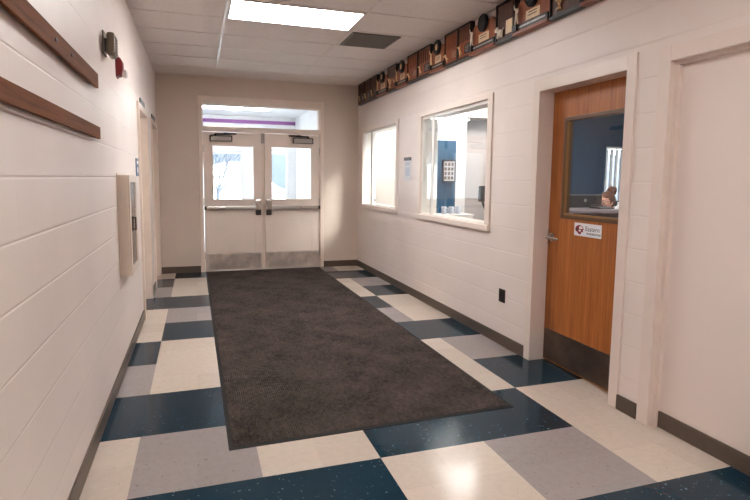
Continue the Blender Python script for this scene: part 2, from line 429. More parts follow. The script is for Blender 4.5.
# ------------------------------------------------------------------ double doors
def rect_frame(mb, x0, x1, z0, z1, w, y0, y1, bev=.002):
    mb.box(x0-w, x0, y0, y1, z0-w, z1+w, bev); mb.box(x1, x1+w, y0, y1, z0-w, z1+w, bev)
    mb.box(x0, x1, y0, y1, z1, z1+w, bev); mb.box(x0, x1, y0, y1, z0-w, z0, bev)
    return mb
def steel_leaf(name, x0, x1, lx0, lx1, lz0, lz1, latch_right, label):
    r = thing(name, label, None, ((x0+x1)/2, YB+.03, 0), kind='structure')
    y0, y1 = YB+.008, YB+.052
    p = MB()
    p.box(x0, lx0, y0, y1, .014, 2.132, .002); p.box(lx1, x1, y0, y1, .014, 2.132, .002)
    p.box(lx0, lx1, y0, y1, .014, lz0); p.box(lx0, lx1, y0, y1, lz1, 2.132)
    p.build('leaf_panel', 'leaf', r)
    rect_frame(MB(), lx0+.012, lx1-.012, lz0+.012, lz1-.012, .022, y0-.008, y1+.004).build('lite_frame', 'leaf', r)
    MB().box(lx0, lx1, YB+.028, YB+.034, lz0, lz1).build('glass_pane', 'glass', r)
    kp = MB().box(x0+.012, x1-.012, y0-.003, y0, .03, .278, .001).build('kick_plate', 'steel', r); kp['label'] = 'scuffed stainless kick plate'
    # panic bar: rail with a touch pad, an end cap and the latch case
    s = 1 if latch_right else -1
    xe, xc = (x0+.012, x1-.055) if latch_right else (x1-.012, x0+.055)
    pb = MB()
    pb.box(min(xe, xc), max(xe, xc), y0-.054, y0-.006, .954, 1.012, .010); pb.build('panic_bar', 'alu', r)
    bar = [o for o in kids(r) if o.name.startswith('panic_bar')][0]; bar['label'] = 'aluminium push bar'
    pad0 = xe+s*.02; pad1 = xe+s*.30
    MB().box(min(pad0, pad1), max(pad0, pad1), y0-.068, y0-.05, .960, 1.006, .006).build('touch_pad', 'chrome', bar)
    MB().box(xe-.012 if latch_right else xe-.02, xe+.02 if latch_right else xe+.012, y0-.058, y0, .955, 1.014, .006).build('end_cap', 'dark', bar)
    lc = MB(); lc.box(xc-.046, xc+.046, y0-.065, y0, .945, 1.115, .014); lc.build('latch_case', 'chrome', r)
    lcb = MB(); lcb.box(xc-.040, xc+.040, y0-.072, y0-.002, .868, .955, .012); lcb.build('latch_foot', 'dark', r)
    # closer
    cx = lx0+.10 if latch_right else lx1-.13
    c0, c1 = (.205, .515) if latch_right else (1.455, 1.762)
    c = MB(); c.box(c0, c1, y0-.068, y0, 1.995, 2.075, .010); cl = c.build('door_closer', 'closer', r)
    cc = MB()
    for q in (c0, c1): cc.box(q-.008, q+.008, y0-.070, y0, 1.992, 2.078, .004)
    cc.box(c0, c1, y0-.0695, y0-.060, 2.068, 2.080, .002); cc.box(c0, c1, y0-.0695, y0-.060, 1.990, 2.000, .002)
    cc.build('closer_cover_edge', 'dark', cl)
    a = MB()
    pv = (c0+.07) if latch_right else (c1-.07); pe = (c1+.06) if latch_right else (c0-.07)
    a.cyl((pv, y0-.04, 2.072), (pv, y0-.04, 2.105), .016)
    a.tube([(pv, y0-.04, 2.100), (pe, y0-.075, 2.106), ((pv+pe)/2-.02*s, y0-.035, 2.112)], .011)
    a.box((pv+pe)/2-.03, (pv+pe)/2+.03, y0-.045, y0-.028, 2.105, 2.125, .003)
    a.build('closer_arm', 'dark', cl)
    h = MB()
    xh = x0+.004 if latch_right else x1-.004
    for z in (.25, 1.08, 1.88): h.cyl((xh, y0-.008, z-.055), (xh, y0-.008, z+.055), .008)
    h.build('hinge', 'alu', r)
    return r
steel_leaf('door_1', .093, .956, .225, .850, 1.105, 1.935, True, 'left leaf of the beige double doors')
steel_leaf('door_2', 1.008, 1.887, 1.110, 1.757, 1.105, 1.940, False, 'right leaf of the beige double doors')
br = MB(); br.box(.955, 1.012, YB-.005, YB+.05, 1.985, 2.136, .004)
tag(br.build('mullion_bracket', 'closer'), 'small grey metal bracket at the top between the double doors', 'bracket')
# transom window
r = thing('window_3', 'transom window above the double doors', None, (.99, YB+.05, 2.21), kind='structure')
rect_frame(MB(), .102, 1.878, 2.22, 2.533, .014, YB+.03, YB+.08).build('window_frame', 'trimwarm', r)
MB().box(.10, 1.88, YB+.052, YB+.058, 2.218, 2.535).build('glass_pane', 'glass', r)

# ------------------------------------------------------------------ oak door (right wall)
def face_x(x):                       # matrix: drawing plane (u right as seen from the hall, v up) -> wall of constant x facing -x
    return Matrix(((0, 0, -1, x), (-1, 0, 0, 0), (0, 1, 0, 0), (0, 0, 0, 1)))
r = thing('door_3', 'oak veneer office door with a tall glass panel', None, (2.68, 3.1, 0), kind='structure')
dx0, dx1 = 2.652, 2.697; y0, y1 = 2.666, 3.530; gy0, gy1, gz0, gz1 = 2.76, 3.375, 1.178, 1.915
p = MB()
p.box(dx0, dx1, y0, gy0, .012, 2.128, .002); p.box(dx0, dx1, gy1, y1, .012, 2.128, .002)
p.box(dx0, dx1, gy0, gy1, .012, gz0); p.box(dx0, dx1, gy0, gy1, gz1, 2.128)
p.build('door_panel', 'door_wood', r)
f = MB(); w = .028
for (a, b_, c, d) in ((gy0-w*.4, gy0+w*.6, gz0-w*.4, gz1+w*.4), (gy1-w*.6, gy1+w*.4, gz0-w*.4, gz1+w*.4)): f.box(dx0-.008, dx1+.008, a, b_, c, d, .003)
f.box(dx0-.008, dx1+.008, gy0, gy1, gz1-w*.6, gz1+w*.4, .003); f.box(dx0-.008, dx1+.008, gy0, gy1, gz0-w*.4, gz0+w*.6, .003)
f.build('lite_frame', 'litewood', r)
f = MB(); e0, e1 = .0168, .028
f.box(dx0-.002, dx0+.016, gy1-e1, gy1-e0, gz0+e0, gz1-e0); f.box(dx0-.002, dx0+.016, gy0+e0, gy0+e1, gz0+e0, gz1-e0); f.box(dx0-.002, dx0+.016, gy0+e1, gy1-e1, gz0+e0, gz0+e1)
o = f.build('glazing_bead', 'bead', r); o['label'] = 'brass coloured glazing bead'
MB().box(2.672, 2.678, gy0, gy1, gz0, gz1).build('glass_pane', 'glass', r)
k = MB().box(dx0-.003, dx0, y0+.01, y1-.01, .022, .27, .001).build('kick_plate', 'kickdark', r); k['label'] = 'dull stainless kick plate'
lv = MB(); lv.cyl((dx0, 3.475, 1.01), (dx0-.012, 3.475, 1.01), .034, n=24, bev=.003); lv.cyl((dx0-.01, 3.475, 1.01), (dx0-.055, 3.475, 1.01), .012)
lv.cyl((dx0-.012, 3.475, 1.01), (dx0-.022, 3.475, 1.01), .024, n=20, bev=.003)
h = lv.build('door_handle', 'chrome', r); h['label'] = 'satin chrome lever handle'
lv = MB(); lv.tube([(dx0-.052, 3.475, 1.01), (dx0-.056, 3.44, 1.012), (dx0-.054, 3.345, 1.006)], .0105, 12); lv.ball((dx0-.052, 3.475, 1.01), .014); lv.ball((dx0-.054, 3.345, 1.006), .0105)
lv.build('lever', 'chrome', h)
MB().box(dx0-.004, dx0+.02, y1-.012, y1+.001, .95, 1.07).build('latch_plate', 'chrome', r)
# the sign on the door
sg = thing('door_sign', 'small white sign with a maroon bird emblem on the oak door', 'sign', (dx0, 3.097, 1.10))
sx = dx0-.0035
MB().box(sx, dx0, 2.948, 3.224, 1.052, 1.146, .0012).build('sign_plate', 'paper', sg)
def blob(pts, name, mat, x, parent, c, sc):
    MB().prism([(c[0]-1.18*sc*u, c[1]+.92*sc*v) for u, v in pts], 'x', x, x-.0007).build(name, mat, parent)
E0 = (3.168, 1.098)
blob([(-1.0, .15), (-.75, .65), (-.2, .95), (.35, .9), (.8, .55), (1.0, .05), (.75, -.1), (.9, -.45), (.45, -.5), (.3, -1.0), (-.15, -.95), (-.45, -.55), (-.9, -.35)], 'emblem', 'maroon', sx, sg, E0, .038)
em = [o for o in kids(sg) if o.name.startswith('emblem')][0]
blob([(-.1, .55), (.35, .75), (.7, .45), (.75, .15), (.3, .2), (.05, .05)], 'emblem_white', 'white', sx-.0007, em, E0, .038)  # white piece of the printed emblem
blob([(-.2, -.1), (.25, .0), (.45, -.3), (.1, -.5), (-.1, -.35)], 'emblem_beak', 'white', sx-.0007, em, E0, .034)
blob([(-.85, .1), (-.5, .4), (-.3, .1), (-.6, -.2)], 'emblem_ink', 'ink', sx-.0007, em, E0, .038)  # ink coloured piece of the printed emblem
lettering('Eastern', .048, 'lettering', 'ink', sg, face_x(sx) @ Matrix.Translation((-3.108, 1.094, 0)), .0005, 0)
lettering('WASHINGTON', .0205, 'small_lettering', 'ink', sg, face_x(sx) @ Matrix.Translation((-3.095, 1.068, 0)), .0005, .0004)

# ------------------------------------------------------------------ left doors
for k, dd in ((4, D4), (5, D5)):
    r = thing('door_%d' % k, 'plain tan door set deep in the left wall', None, (XL-.12, (dd[0]+dd[1])/2, 0), kind='structure')
    MB().box(XL-.148, XL-.104, dd[0]+.004, dd[1]-.004, .01, dd[3]-.004, .002).build('door_panel', 'leaf', r)
    h = MB(); h.cyl((XL-.104, dd[0]+.07, 1.0), (XL-.095, dd[0]+.07, 1.0), .03); h.cyl((XL-.1, dd[0]+.07, 1.0), (XL-.058, dd[0]+.07, 1.0), .011)
    h.tube([(XL-.06, dd[0]+.07, 1.0), (XL-.06, dd[0]+.17, 1.0)], .01, 10); h.build('door_handle', 'chrome', r)

# ------------------------------------------------------------------ windows of the right wall
def side_window(name, w, label, stile, latch):
    y0, y1, z0, z1 = w
    r = thing(name, label, None, (XR+.1, (y0+y1)/2, z0), kind='structure')
    f = MB(); fx0, fx1 = XR-.016, XR+.014; wd = .078
    f.box(fx0, fx1, y0-wd, y0+.004, z0, z1+.042, .004); f.box(fx0, fx1, y1-.004, y1+wd+.03, z0, z1+.042, .004)
    f.box(fx0, fx1, y0+.004, y1-.004, z1-.004, z1+.042, .004)
    f.build('window_frame', 'trim', r)
    s = MB(); s.box(fx0-.014, XR+.02, y0-wd, y1+wd+.03, z0-.055, z0, .006); s.box(XR+.0, XR+WT+.03, y0, y1, z0-.02, z0+.004, .003)
    s.build('window_sill', 'trim', r)
    j = MB(); j.box(XR+.014, XR+WT+.012, y0-.01, y0+.008, z0, z1+.01); j.box(XR+.014, XR+WT+.012, y1-.008, y1+.01, z0, z1+.01); j.box(XR+.014, XR+WT+.012, y0+.008, y1-.008, z1-.022, z1+.01)
    j.build('jamb', 'winwhite', r)
    g = MB(); g.box(2.552, 2.558, y0+.008, stile+.01, z0+.004, z1-.02); gp = g.build('glass_pane', 'glass', r)
    g = MB(); g.box(2.566, 2.572, stile-.02, y1-.008, z0+.004, z1-.02); g.build('glass_pane', 'glass', r)
    q = MB(); q.box(2.546, 2.564, stile-.030, stile+.030, z0+.004, z1-.02, .003); st = q.build('sash_stile', 'winwhite', r)
    MB().box(2.548, 2.566, stile+.032, stile+.046, z0+.004, z1-.03, .001).build('weather_strip', 'closer', r)
    q = MB(); q.box(2.545, 2.58, y0+.008, y1-.008, z1-.034, z1-.02, .002); q.box(2.545, 2.58, y0+.008, y1-.008, z0+.004, z0+.014, .002); q.build('sliding_track', 'winwhite', r)
    if latch:
        q = MB(); q.cyl((2.552, latch, z0+.085), (2.538, latch, z0+.085), .026, n=20, bev=.003); q.build('finger_pull', 'alu', r)
    return r
side_window('window_1', W1, 'far interior window of the right wall', 7.73, 7.56)
side_window('window_2', W2, 'near interior window of the right wall', 5.52, None)

# ------------------------------------------------------------------ hall ceiling lamps and vent
def troffer(label, y, xc=.8975, mat='diffuser', z=ZC, cat='light', grp=None, w=1.19, d=.575):
    r = thing('ceiling_light', label, cat, (xc, y, z), grp)
    f = MB(); x0, x1, a, b_ = xc-w/2, xc+w/2, y-d/2, y+d/2
    for bx in ((x0, x0+.016, a, b_), (x1-.016, x1, a, b_), (x0, x1, a, a+.016), (x0, x1, b_-.016, b_)): f.box(*bx, z-.012, z-.0, .002)
    f.build('light_frame', 'tbar', r)
    MB().box(x0+.016, x1-.016, a+.016, b_-.016, z-.010, z-.002).build('diffuser', mat, r)
    return r
troffer('lit rectangular fluorescent panel in the hall ceiling', 5.028, grp=None)
troffer('lit fluorescent panel of the hall ceiling behind the viewer', .758, mat='diffdim')
troffer('lit fluorescent panel at the rear end of the hall ceiling', -2.90, mat='diffdim')
v = thing('air_vent', 'square dark grille in the hall ceiling beside the light panel', 'vent', (1.82, 5.64, ZC))
f = MB(); vx0, vx1, vy0, vy1 = 1.555, 2.085, 5.372, 5.905
for bx in ((vx0, vx0+.03, vy0, vy1), (vx1-.03, vx1, vy0, vy1), (vx0, vx1, vy0, vy0+.03), (vx0, vx1, vy1-.03, vy1)): f.box(*bx, ZC-.014, ZC, .004)
f.build('vent_frame', 'ventslat', v)
MB().box(vx0+.03, vx1-.03, vy0+.03, vy1-.03, ZC-.004, ZC-.001).build('vent_shade', 'ventdark', v)  # dark sheet stands in for the shade inside the duct
f = MB()
for i in range(22):
    xx = vx0+.045+i*(vx1-vx0-.09)/21
    f.box(xx-.004, xx+.004, vy0+.03, vy1-.03, ZC-.012, ZC-.004)
for i in range(22):
    yy = vy0+.045+i*(vy1-vy0-.09)/21
    f.box(vx0+.03, vx1-.03, yy-.004, yy+.004, ZC-.012, ZC-.004)
f.build('vent_grille', 'ventslat', v)

# ------------------------------------------------------------------ entrance mat
mt = thing('entrance_mat', 'large dark brown ribbed entrance mat lying before the double doors', 'mat', (1.0, 5.5, 0))
q = [(.129, 2.773), (1.905, 2.805), (1.872, 8.362), (.094, 8.362)]
def inset(q, d): return [(q[0][0]+d, q[0][1]+d), (q[1][0]-d, q[1][1]+d), (q[2][0]-d, q[2][1]-d), (q[3][0]+d, q[3][1]-d)]
MB().prism(inset(q, .026), 'z', .002, .0105).build('pile', 'pile', mt)
t_ = bmesh.new(); qi = inset(q, .030)
lo = [t_.verts.new((*p, .0008)) for p in q]; li = [t_.verts.new((*p, .0085)) for p in qi]; mid = [t_.verts.new((*p, .0045)) for p in inset(q, .004)]
for i in range(4):
    n_ = (i+1) % 4
    t_.faces.new((lo[i], lo[n_], mid[n_], mid[i])); t_.faces.new((mid[i], mid[n_], li[n_], li[i]))
t_.faces.new(lo[::-1])
bo = MB(); bo._geo(t_); o = bo.build('border', 'rubber', mt); o['label'] = 'thin black rubber border'

# ------------------------------------------------------------------ left wall fittings
def board(label, z0, z1, screws):
    r = thing('wall_rail', label, 'board', (XL, 1.5, z0), 'wooden rails on the left wall')
    MB().box(-.545+.012, -.517, .2, 3.372, z0, z1, .002).build('rail_board', 'rail', r)
    for yy in (.5, 1.5, 2.5, 3.2): MB().box(XL, -.533, yy-.02, yy+.02, z0+.02, z1-.02).build('spacer', 'edge', r)
    for yy in screws:
        s = MB(); s.cyl((-.517, yy, (z0+z1)/2), (-.512, yy, (z0+z1)/2), .008, n=12); s.build('screw', 'dark', r)
board('upper brown wooden rail along the left block wall', 1.944, 2.024, (2.42, 2.70))
board('lower brown wooden rail along the left block wall', 1.662, 1.728, ())

r = thing('wall_speaker', 'grey bronze wall speaker high on the left wall above the red alarm', 'speaker', (XL, 3.86, 2.29))
MB().box(XL, XL+.010, 3.79, 3.91, 2.225, 2.37, .003).build('back_plate', 'hornbody', r)
b = MB(); b.box(XL+.030, XL+.078, 3.74, 3.885, 2.208, 2.352, .022, 4); b.build('speaker_body', 'hornbody', r, smooth=True)
b = MB(); b.box(XL+.010, XL+.036, 3.79, 3.86, 2.24, 2.32, .004); b.build('bracket', 'dark', r)
b = MB()
for i in range(6): b.box(XL+.077, XL+.081, 3.765, 3.86, 2.228+i*.018, 2.236+i*.018)
b.build('speaker_grille', 'dark', r)

r = thing('fire_alarm', 'red fire alarm strobe on the left wall', 'alarm', (XL, 4.40, 2.24))
MB().box(XL, XL+.006, 4.352, 4.462, 2.18, 2.335, .001).build('mounting_plate', 'red', r)
b = MB(); b.prism([(XL+.006, 2.188), (XL+.036, 2.195), (XL+.046, 2.23), (XL+.044, 2.295), (XL+.030, 2.322), (XL+.006, 2.328)], 'y', 4.358, 4.455, .004); b.build('alarm_housing', 'red', r)
b = MB(); b.box(XL+.040, XL+.070, 4.372, 4.44, 2.184, 2.236, .010, 3); o = b.build('strobe_lens', 'lens', r); o['label'] = 'clear strobe lens'
b = MB()
for i in range(3): b.box(XL+.041, XL+.0475, 4.37, 4.43, 2.25+i*.016, 2.257+i*.016)
b.build('sounder_slot', 'edge', r)

r = thing('extinguisher_cabinet', 'almond metal extinguisher cabinet on the left wall before the first doorway', 'cabinet', (XL, 4.36, .74))
cx = -.476; cy0, cy1, cz0, cz1 = 4.18, 4.64, .725, 1.462
b = MB(); b.box(XL, cx-.004, cy0, cy1, cz0, cz1, .004); b.build('cabinet_body', 'cab', r)
MB().box(XL, XL+.006, cy0-.012, cy1+.012, cz0-.012, cz1+.012, .002).build('mounting_flange', 'cab', r)
dr = MB(); fw_ = .055
for bx in ((cy0, cy0+fw_, cz0, cz1), (cy1-fw_, cy1, cz0, cz1), (cy0+fw_, cy1-fw_, cz1-fw_, cz1), (cy0+fw_, cy1-fw_, cz0, cz0+fw_)): dr.box(cx-.003, cx+.010, *bx, .003)
d_ = dr.build('cabinet_door', 'cab', r)
MB().box(cx-.001, cx+.002, cy0+fw_, cy1-fw_, cz0+fw_, cz1-fw_).build('door_pane', 'cabglass', d_)
hd = MB(); hd.tube([(cx+.008, 4.37, 1.14), (cx+.024, 4.37, 1.14), (cx+.024, 4.37, 1.05), (cx+.008, 4.37, 1.05)], .006, 8); hd.box(cx, cx+.010, 4.36, 4.38, 1.04, 1.15, .002)
hd.build('pull_handle', 'dark', d_)

def plate_sign(name, label, x, y0, y1, z0, z1, mat, strips=True, th=.008):
    r = thing(name, label, 'sign', (x, (y0+y1)/2, z0))
    MB().box(x, x+th, y0, y1, z0, z1, .002).build('sign_plate', mat, r)
    return r
plate_sign('door_sign', 'dark name plate above the first left doorway', XL+.0, 6.03, 6.50, 2.205, 2.262, 'signdark', th=.012)
plate_sign('door_sign', 'dark name plate above the second left doorway, next to the corner', XL+.0, 7.50, 8.02, 2.205, 2.262, 'signdark', th=.012)
r = plate_sign('room_sign', 'blue room sign beside the first left doorway', XL, 5.46, 5.665, 1.455, 1.625, 'adablue')
pg = MB(); pg.box(XL+.008, XL+.0095, 5.50, 5.625, 1.57, 1.60); pg.box(XL+.008, XL+.0095, 5.52, 5.60, 1.49, 1.54); pg.build('pictogram', 'paper', r)
plate_sign('room_sign', 'narrow dark sign on the left wall in the corner beside the double doors', XL, 8.325, 8.385, 1.49, 1.63, 'signdark')

# ------------------------------------------------------------------ right wall fittings
r = thing('wall_outlet', 'brown outlet plate low on the right block wall', 'outlet', (XR, 3.965, .44))
MB().box(XR-.008, XR, 3.918, 4.012, .382, .50, .003).build('cover_plate', 'dark', r)
b = MB()
for z in (.42, .463): b.box(XR-.0105, XR-.007, 3.945, 3.985, z-.013, z+.013, .003)
b.build('socket', 'edge', r)
r = thing('wall_notice', 'paper notice in a clear holder between the two right windows', 'notice', (XR, 6.21, 1.43))
MB().box(XR-.004, XR, 6.105, 6.325, 1.425, 1.715, .001).build('sheet', 'paper', r)
MB().box(XR-.012, XR-.002, 6.10, 6.33, 1.685, 1.725, .003).build('clip', 'signdark', r)
b = MB(); b.box(XR-.0048, XR-.004, 6.14, 6.29, 1.49, 1.60); b.box(XR-.0048, XR-.004, 6.14, 6.29, 1.62, 1.66); b.build('print', 'paperblue', r)

# ------------------------------------------------------------------ plaques under the ceiling
def figurine(mat_scale=1.0):
    """small athlete figure, one skinned mesh, feet at the origin, in the plane y-z, facing -x"""
    V = [(0, 0, .085), (0, 0, .12), (0, 0, .148), (0, 0, .164), (0, .018, .145), (0, .040, .170), (0, .046, .200), (0, -.018, .142), (-.01, -.036, .112), (-.018, -.020, .092),
         (0, .012, .078), (0, .018, .042), (0, .022, .004), (0, -.012, .078), (-.004, -.022, .042), (0, -.028, .004), (-.012, .020, .001), (-.012, -.030, .001)]
    Ed = [(0, 1), (1, 2), (2, 3), (2, 4), (4, 5), (5, 6), (2, 7), (7, 8), (8, 9), (0, 10), (10, 11), (11, 12), (0, 13), (13, 14), (14, 15), (12, 16), (15, 17)]
    Rd = [.014, .015, .010, .013, .009, .007, .007, .009, .007, .006, .012, .009, .007, .012, .009, .007, .006, .006]
    me = bpy.data.meshes.new('figure'); me.from_pydata(V, Ed, []); o = bpy.data.objects.new('figure', me); COL.objects.link(o)
    m = o.modifiers.new('s', 'SKIN'); o.modifiers.new('u', 'SUBSURF').levels = 1
    for i, rr in enumerate(Rd): me.skin_vertices[0].data[i].radius = (rr, rr)
    me.skin_vertices[0].data[0].use_root = True
    out = bpy.data.meshes.new_from_object(o.evaluated_get(bpy.context.evaluated_depsgraph_get()))
    bpy.data.objects.remove(o); return out
FIG = figurine()
def add_fig(mb, y, z, x, s=1.0, rot=0, flip=1):
    tmp = bmesh.new(); tmp.from_mesh(FIG)
    tmp.transform(Matrix.Translation((x, y, z)) @ Matrix.Rotation(rot, 4, 'X') @ Matrix.Diagonal((s, s*flip, s, 1)))
    if flip < 0: bmesh.ops.reverse_faces(tmp, faces=tmp.faces[:])
    mb._geo(tmp); return mb
ZB, XF = 2.615, 2.482          # lower edge and front plane of the row
def text_bars(mb, x, ya, yb_, z, rows, h=.006, gap=.012):
    """engraved lines too small to read: broken strips"""
    for i in range(rows):
        y = ya
        while y < yb_-.01:
            w = random.uniform(.008, .022); mb.box(x-.0012, x, y, min(y+w, yb_), z-i*gap, z-i*gap+h); y += w+.005
    return mb
GRP = 'award plaques along the top of the right wall'
def plaque_disc(label, ya, yb_, wood, relief):
    w = yb_-ya; c = (ya+yb_)/2
    r = thing('award_plaque', label, 'plaque', (XR, c, ZB), GRP)
    MB().prism([(ya+.006, ZB+.07), (yb_-.006, ZB+.07), (yb_-.006, ZB+.215), (yb_-.05, ZB+.262), (ya+.07, ZB+.262), (ya+.006, ZB+.20)], 'x', XF+.012, XR-.001, .003).build('backboard', wood, r)
    MB().box(XF-.012, XR-.001, ya+.004, yb_-.004, ZB+.026, ZB+.074, .003).build('base_strip', 'edge', r)
    text_bars(MB(), XF-.012, ya+.03, yb_-.05, ZB+.044, 1, .014).build('lettering', 'silver', r)
    MB().box(XF-.018, XR-.001, ya+.002, yb_-.002, ZB, ZB+.026, .004).build('base_rail', 'board', r)
    d = MB(); yd = c-.01*w; rd = .078; zd = ZB+.245
    d.cyl((XF+.014, yd, zd), (XF-.014, yd, zd), rd, n=32, bev=.006)
    dd = d.build('medallion', 'bronze', r)
    ring = MB()
    for i in range(24):
        a0, a1 = 2*PI*i/24, 2*PI*(i+1)/24
        ring.cyl((XF-.015, yd+math.cos(a0)*rd*.82, zd+math.sin(a0)*rd*.82), (XF-.015, yd+math.cos(a1)*rd*.82, zd+math.sin(a1)*rd*.82), .005, n=6)
    ring.build('rim', 'bronze', dd)
    if relief: MB().ball((XF-.013, yd, zd), .032, (.25, .8, 1.1), 12).build('relief', 'gold', dd)
    MB().box(XF+.008, XF+.013, c-.085*w/.4, c+.075*w/.4, ZB+.088, ZB+.160, .001).build('label_plate', 'cream', r)
    lp = [o for o in kids(r) if o.name.startswith('label_plate')][0]
    text_bars(MB(), XF+.008, c-.05*w/.4, c+.05*w/.4, ZB+.138, 2, .007, .022).build('engraving', 'ink', lp)
    s = MB(); s.box(XF-.034, XF+.012, yb_-.075, yb_-.012, ZB+.026, ZB+.078, .004); s.build('statue_base', 'edge', r)
    add_fig(MB(), yb_-.044, ZB+.078, XF-.012, .82).build('statuette', 'gold' if relief else 'ivory', r, smooth=True)
def plaque_tall(label, ya, yb_, wood, kind):
    w = yb_-ya; c = (ya+yb_)/2; top = .325
    r = thing('award_plaque', label, 'plaque', (XR, c, ZB), GRP)
    MB().box(XF+.010, XR-.001, ya+.003, yb_-.003, ZB+.003, ZB+top, .004).build('backboard', wood, r)
    f = MB(); e = .014
    for bx in ((ya+.002, ya+e, ZB, ZB+top), (yb_-e, yb_-.002, ZB, ZB+top), (ya+.002, yb_-.002, ZB, ZB+.024), (ya+.002, yb_-.002, ZB+top-e, ZB+top)): f.box(XF-.004, XR-.001, *bx, .003)
    f.build('frame', 'edge', r)
    u = MB()
    if kind in ('slat', 'athlete'):
        for i in range(6):
            yy = ya+.03+i*(w-.06)/5
            u.box(XF+.004, XF+.011, yy-.010, yy+.010, ZB+.165, ZB+top-.025, .002)
        u.build('nameplate_column', 'boarddark' if kind == 'slat' else 'board', r)
    else:
        u.box(XF+.004, XF+.011, ya+.04, yb_-.04, ZB+.175, ZB+top-.03, .003); u.build('relief_panel', 'boarddark', r)
    if kind == 'animal':     # a small crouching four-legged figure and a pale plate
        m = MB(); z = ZB+.085; y = c+.22*w
        m.ball((XF-.004, y, z), .030, (.6, 1.35, .9), 14); m.ball((XF-.012, y+.036, z+.024), .021, (.8, 1, 1), 12)
        for dy in (-.03, -.012, .02, .036): m.cyl((XF-.004, y+dy, z-.006), (XF-.006, y+dy, z-.045), .009, .008, 10)
        m.tube([(XF-.004, y-.036, z+.01), (XF-.004, y-.055, z+.028)], .006); m.ball((XF-.018, y+.050, z+.018), .010); m.cyl((XF-.01, y+.03, z+.04), (XF-.01, y+.027, z+.056), .007, .002, 8); m.cyl((XF-.01, y+.045, z+.04), (XF-.01, y+.048, z+.056), .007, .002, 8)
        m.build('animal_figure', 'ivory', r, smooth=True)
        MB().box(XF+.004, XF+.010, c-.36*w, c-.03*w, ZB+.055, ZB+.165, .001).build('label_plate', 'cream', r)
    elif kind == 'cup':
        m = MB(); z = ZB+.05; y = c+.16*w
        m.cyl((XF-.004, y, z), (XF-.004, y, z+.02), .022, .010); m.cyl((XF-.004, y, z+.02), (XF-.004, y, z+.045), .008, .009); m.cyl((XF-.004, y, z+.045), (XF-.004, y, z+.115), .014, .034, 20)
        m.tube([(XF-.004, y-.032, z+.10), (XF-.004, y-.050, z+.085), (XF-.004, y-.022, z+.06)], .004); m.tube([(XF-.004, y+.032, z+.10), (XF-.004, y+.050, z+.085), (XF-.004, y+.022, z+.06)], .004)
        m.build('cup_relief', 'gold', r, smooth=True)
        m = MB(); y = c-.2*w
        for i in range(4): m.ball((XF+.004, y+.012*(i-1.5), z+.05+.012*i), .016, (.4, 1.6, .55), 10, Matrix.Rotation(.6, 3, 'X'))
        m.build('laurel_relief', 'gold', r)
    else:
        add_fig(MB(), c+.18*w, ZB+.045, XF-.006, .62, -.45 if kind == 'slat' else -.75).build('athlete_figure', 'gold', r, smooth=True)
        MB().box(XF+.005, XF+.010, c-.40*w, c-.02*w, ZB+.048, ZB+.135, .001).build('label_plate', 'bronze' if kind == 'slat' else 'board', r)
        lp = [o for o in kids(r) if o.name.startswith('label_plate')][0]
        text_bars(MB(), XF+.005, c-.36*w, c-.06*w, ZB+.115, 4, .006, .017).build('engraving', 'silver', lp)
Y = [2.42, 2.80, 3.064, 3.407, 3.857, 4.147, 4.590, 4.853, 5.145, 5.495, 5.861, 6.172, 6.550, 6.890, 7.310, 7.640, 7.940, 8.240]
plaque_disc('medallion plaque with silver base lettering at the near end of the row', 2.70, Y[2], 'boardred', False)
plaque_tall('dark framed plaque with a gold cup, second from the near end of the row', Y[2], Y[3], 'boarddark', 'cup')
plaque_disc('largest plaque with black medallion, between the gold cup and white animal plaques', Y[3], Y[4], 'boardred', False)
plaque_tall('dark plaque with a small white animal figure and a pale plate', Y[4], Y[5], 'boarddark', 'animal')
plaque_disc('black medallion plaque just past the white animal plaque', Y[5], Y[6], 'boardred', False)
plaque_tall('slatted athlete plaque, nearer of the pair past the second whole medallion plaque', Y[6], Y[7], 'board', 'slat')
plaque_tall('slatted athlete plaque, farther of the pair past the second whole medallion plaque', Y[7], Y[8], 'board', 'athlete')
plaque_disc('plaque with gold centred black medallion standing nearer than the ceiling vent', Y[8], Y[9], 'boardred', True)
plaque_tall('dark slatted plaque, nearer of the pair beyond the nearest gold centred medallion', Y[9], Y[10], 'board', 'slat')
plaque_tall('reddish slatted plaque, farther of the pair beyond the nearest gold centred medallion', Y[10], Y[11], 'board', 'athlete')
plaque_disc('second gold centred medallion plaque from the near end of the row', Y[11], Y[12], 'boardred', True)
plaque_tall('dark framed cup plaque above the far window, between two medallion plaques', Y[12], Y[13], 'board', 'cup')
plaque_disc('gold centred medallion plaque nearest the far end of the row', Y[13], Y[14], 'boardred', True)
plaque_tall('dark athlete plaque third from the far end of the row', Y[14], Y[15], 'boarddark', 'slat')
plaque_tall('dark athlete plaque second from the far end of the row', Y[15], Y[16], 'boarddark', 'slat')
plaque_tall('dark athlete plaque in the corner at the far end of the row', Y[16], Y[17], 'boarddark', 'slat')

# ------------------------------------------------------------------ office behind the right wall
OX0, OX1, OY0, OY1, OZ = XR+WT, 6.7, .8, 6.3, 2.52
struct('floor_office', MB().box(OX0, OX1+.1, OY0-.1, OY1+.4, -.05, 0), 'carpet')
struct('ceiling_office', MB().box(OX0, OX1+.1, OY0-.1, OY1+.4, OZ, OZ+.08), 'officewhite')
wf = MB(); wf.box(OX0, 3.39, OY1, OY1+.1, 0, OZ)
struct('wall_office_far', wf, 'officewhite')
wf = MB(); wf.box(3.29, 3.39, OY1+.1, OY1+.4, 0, OZ); wf.box(3.39, 4.55, OY1+.3, OY1+.4, 0, OZ); wf.box(4.45, 4.55, OY1+.1, OY1+.3, 0, OZ)

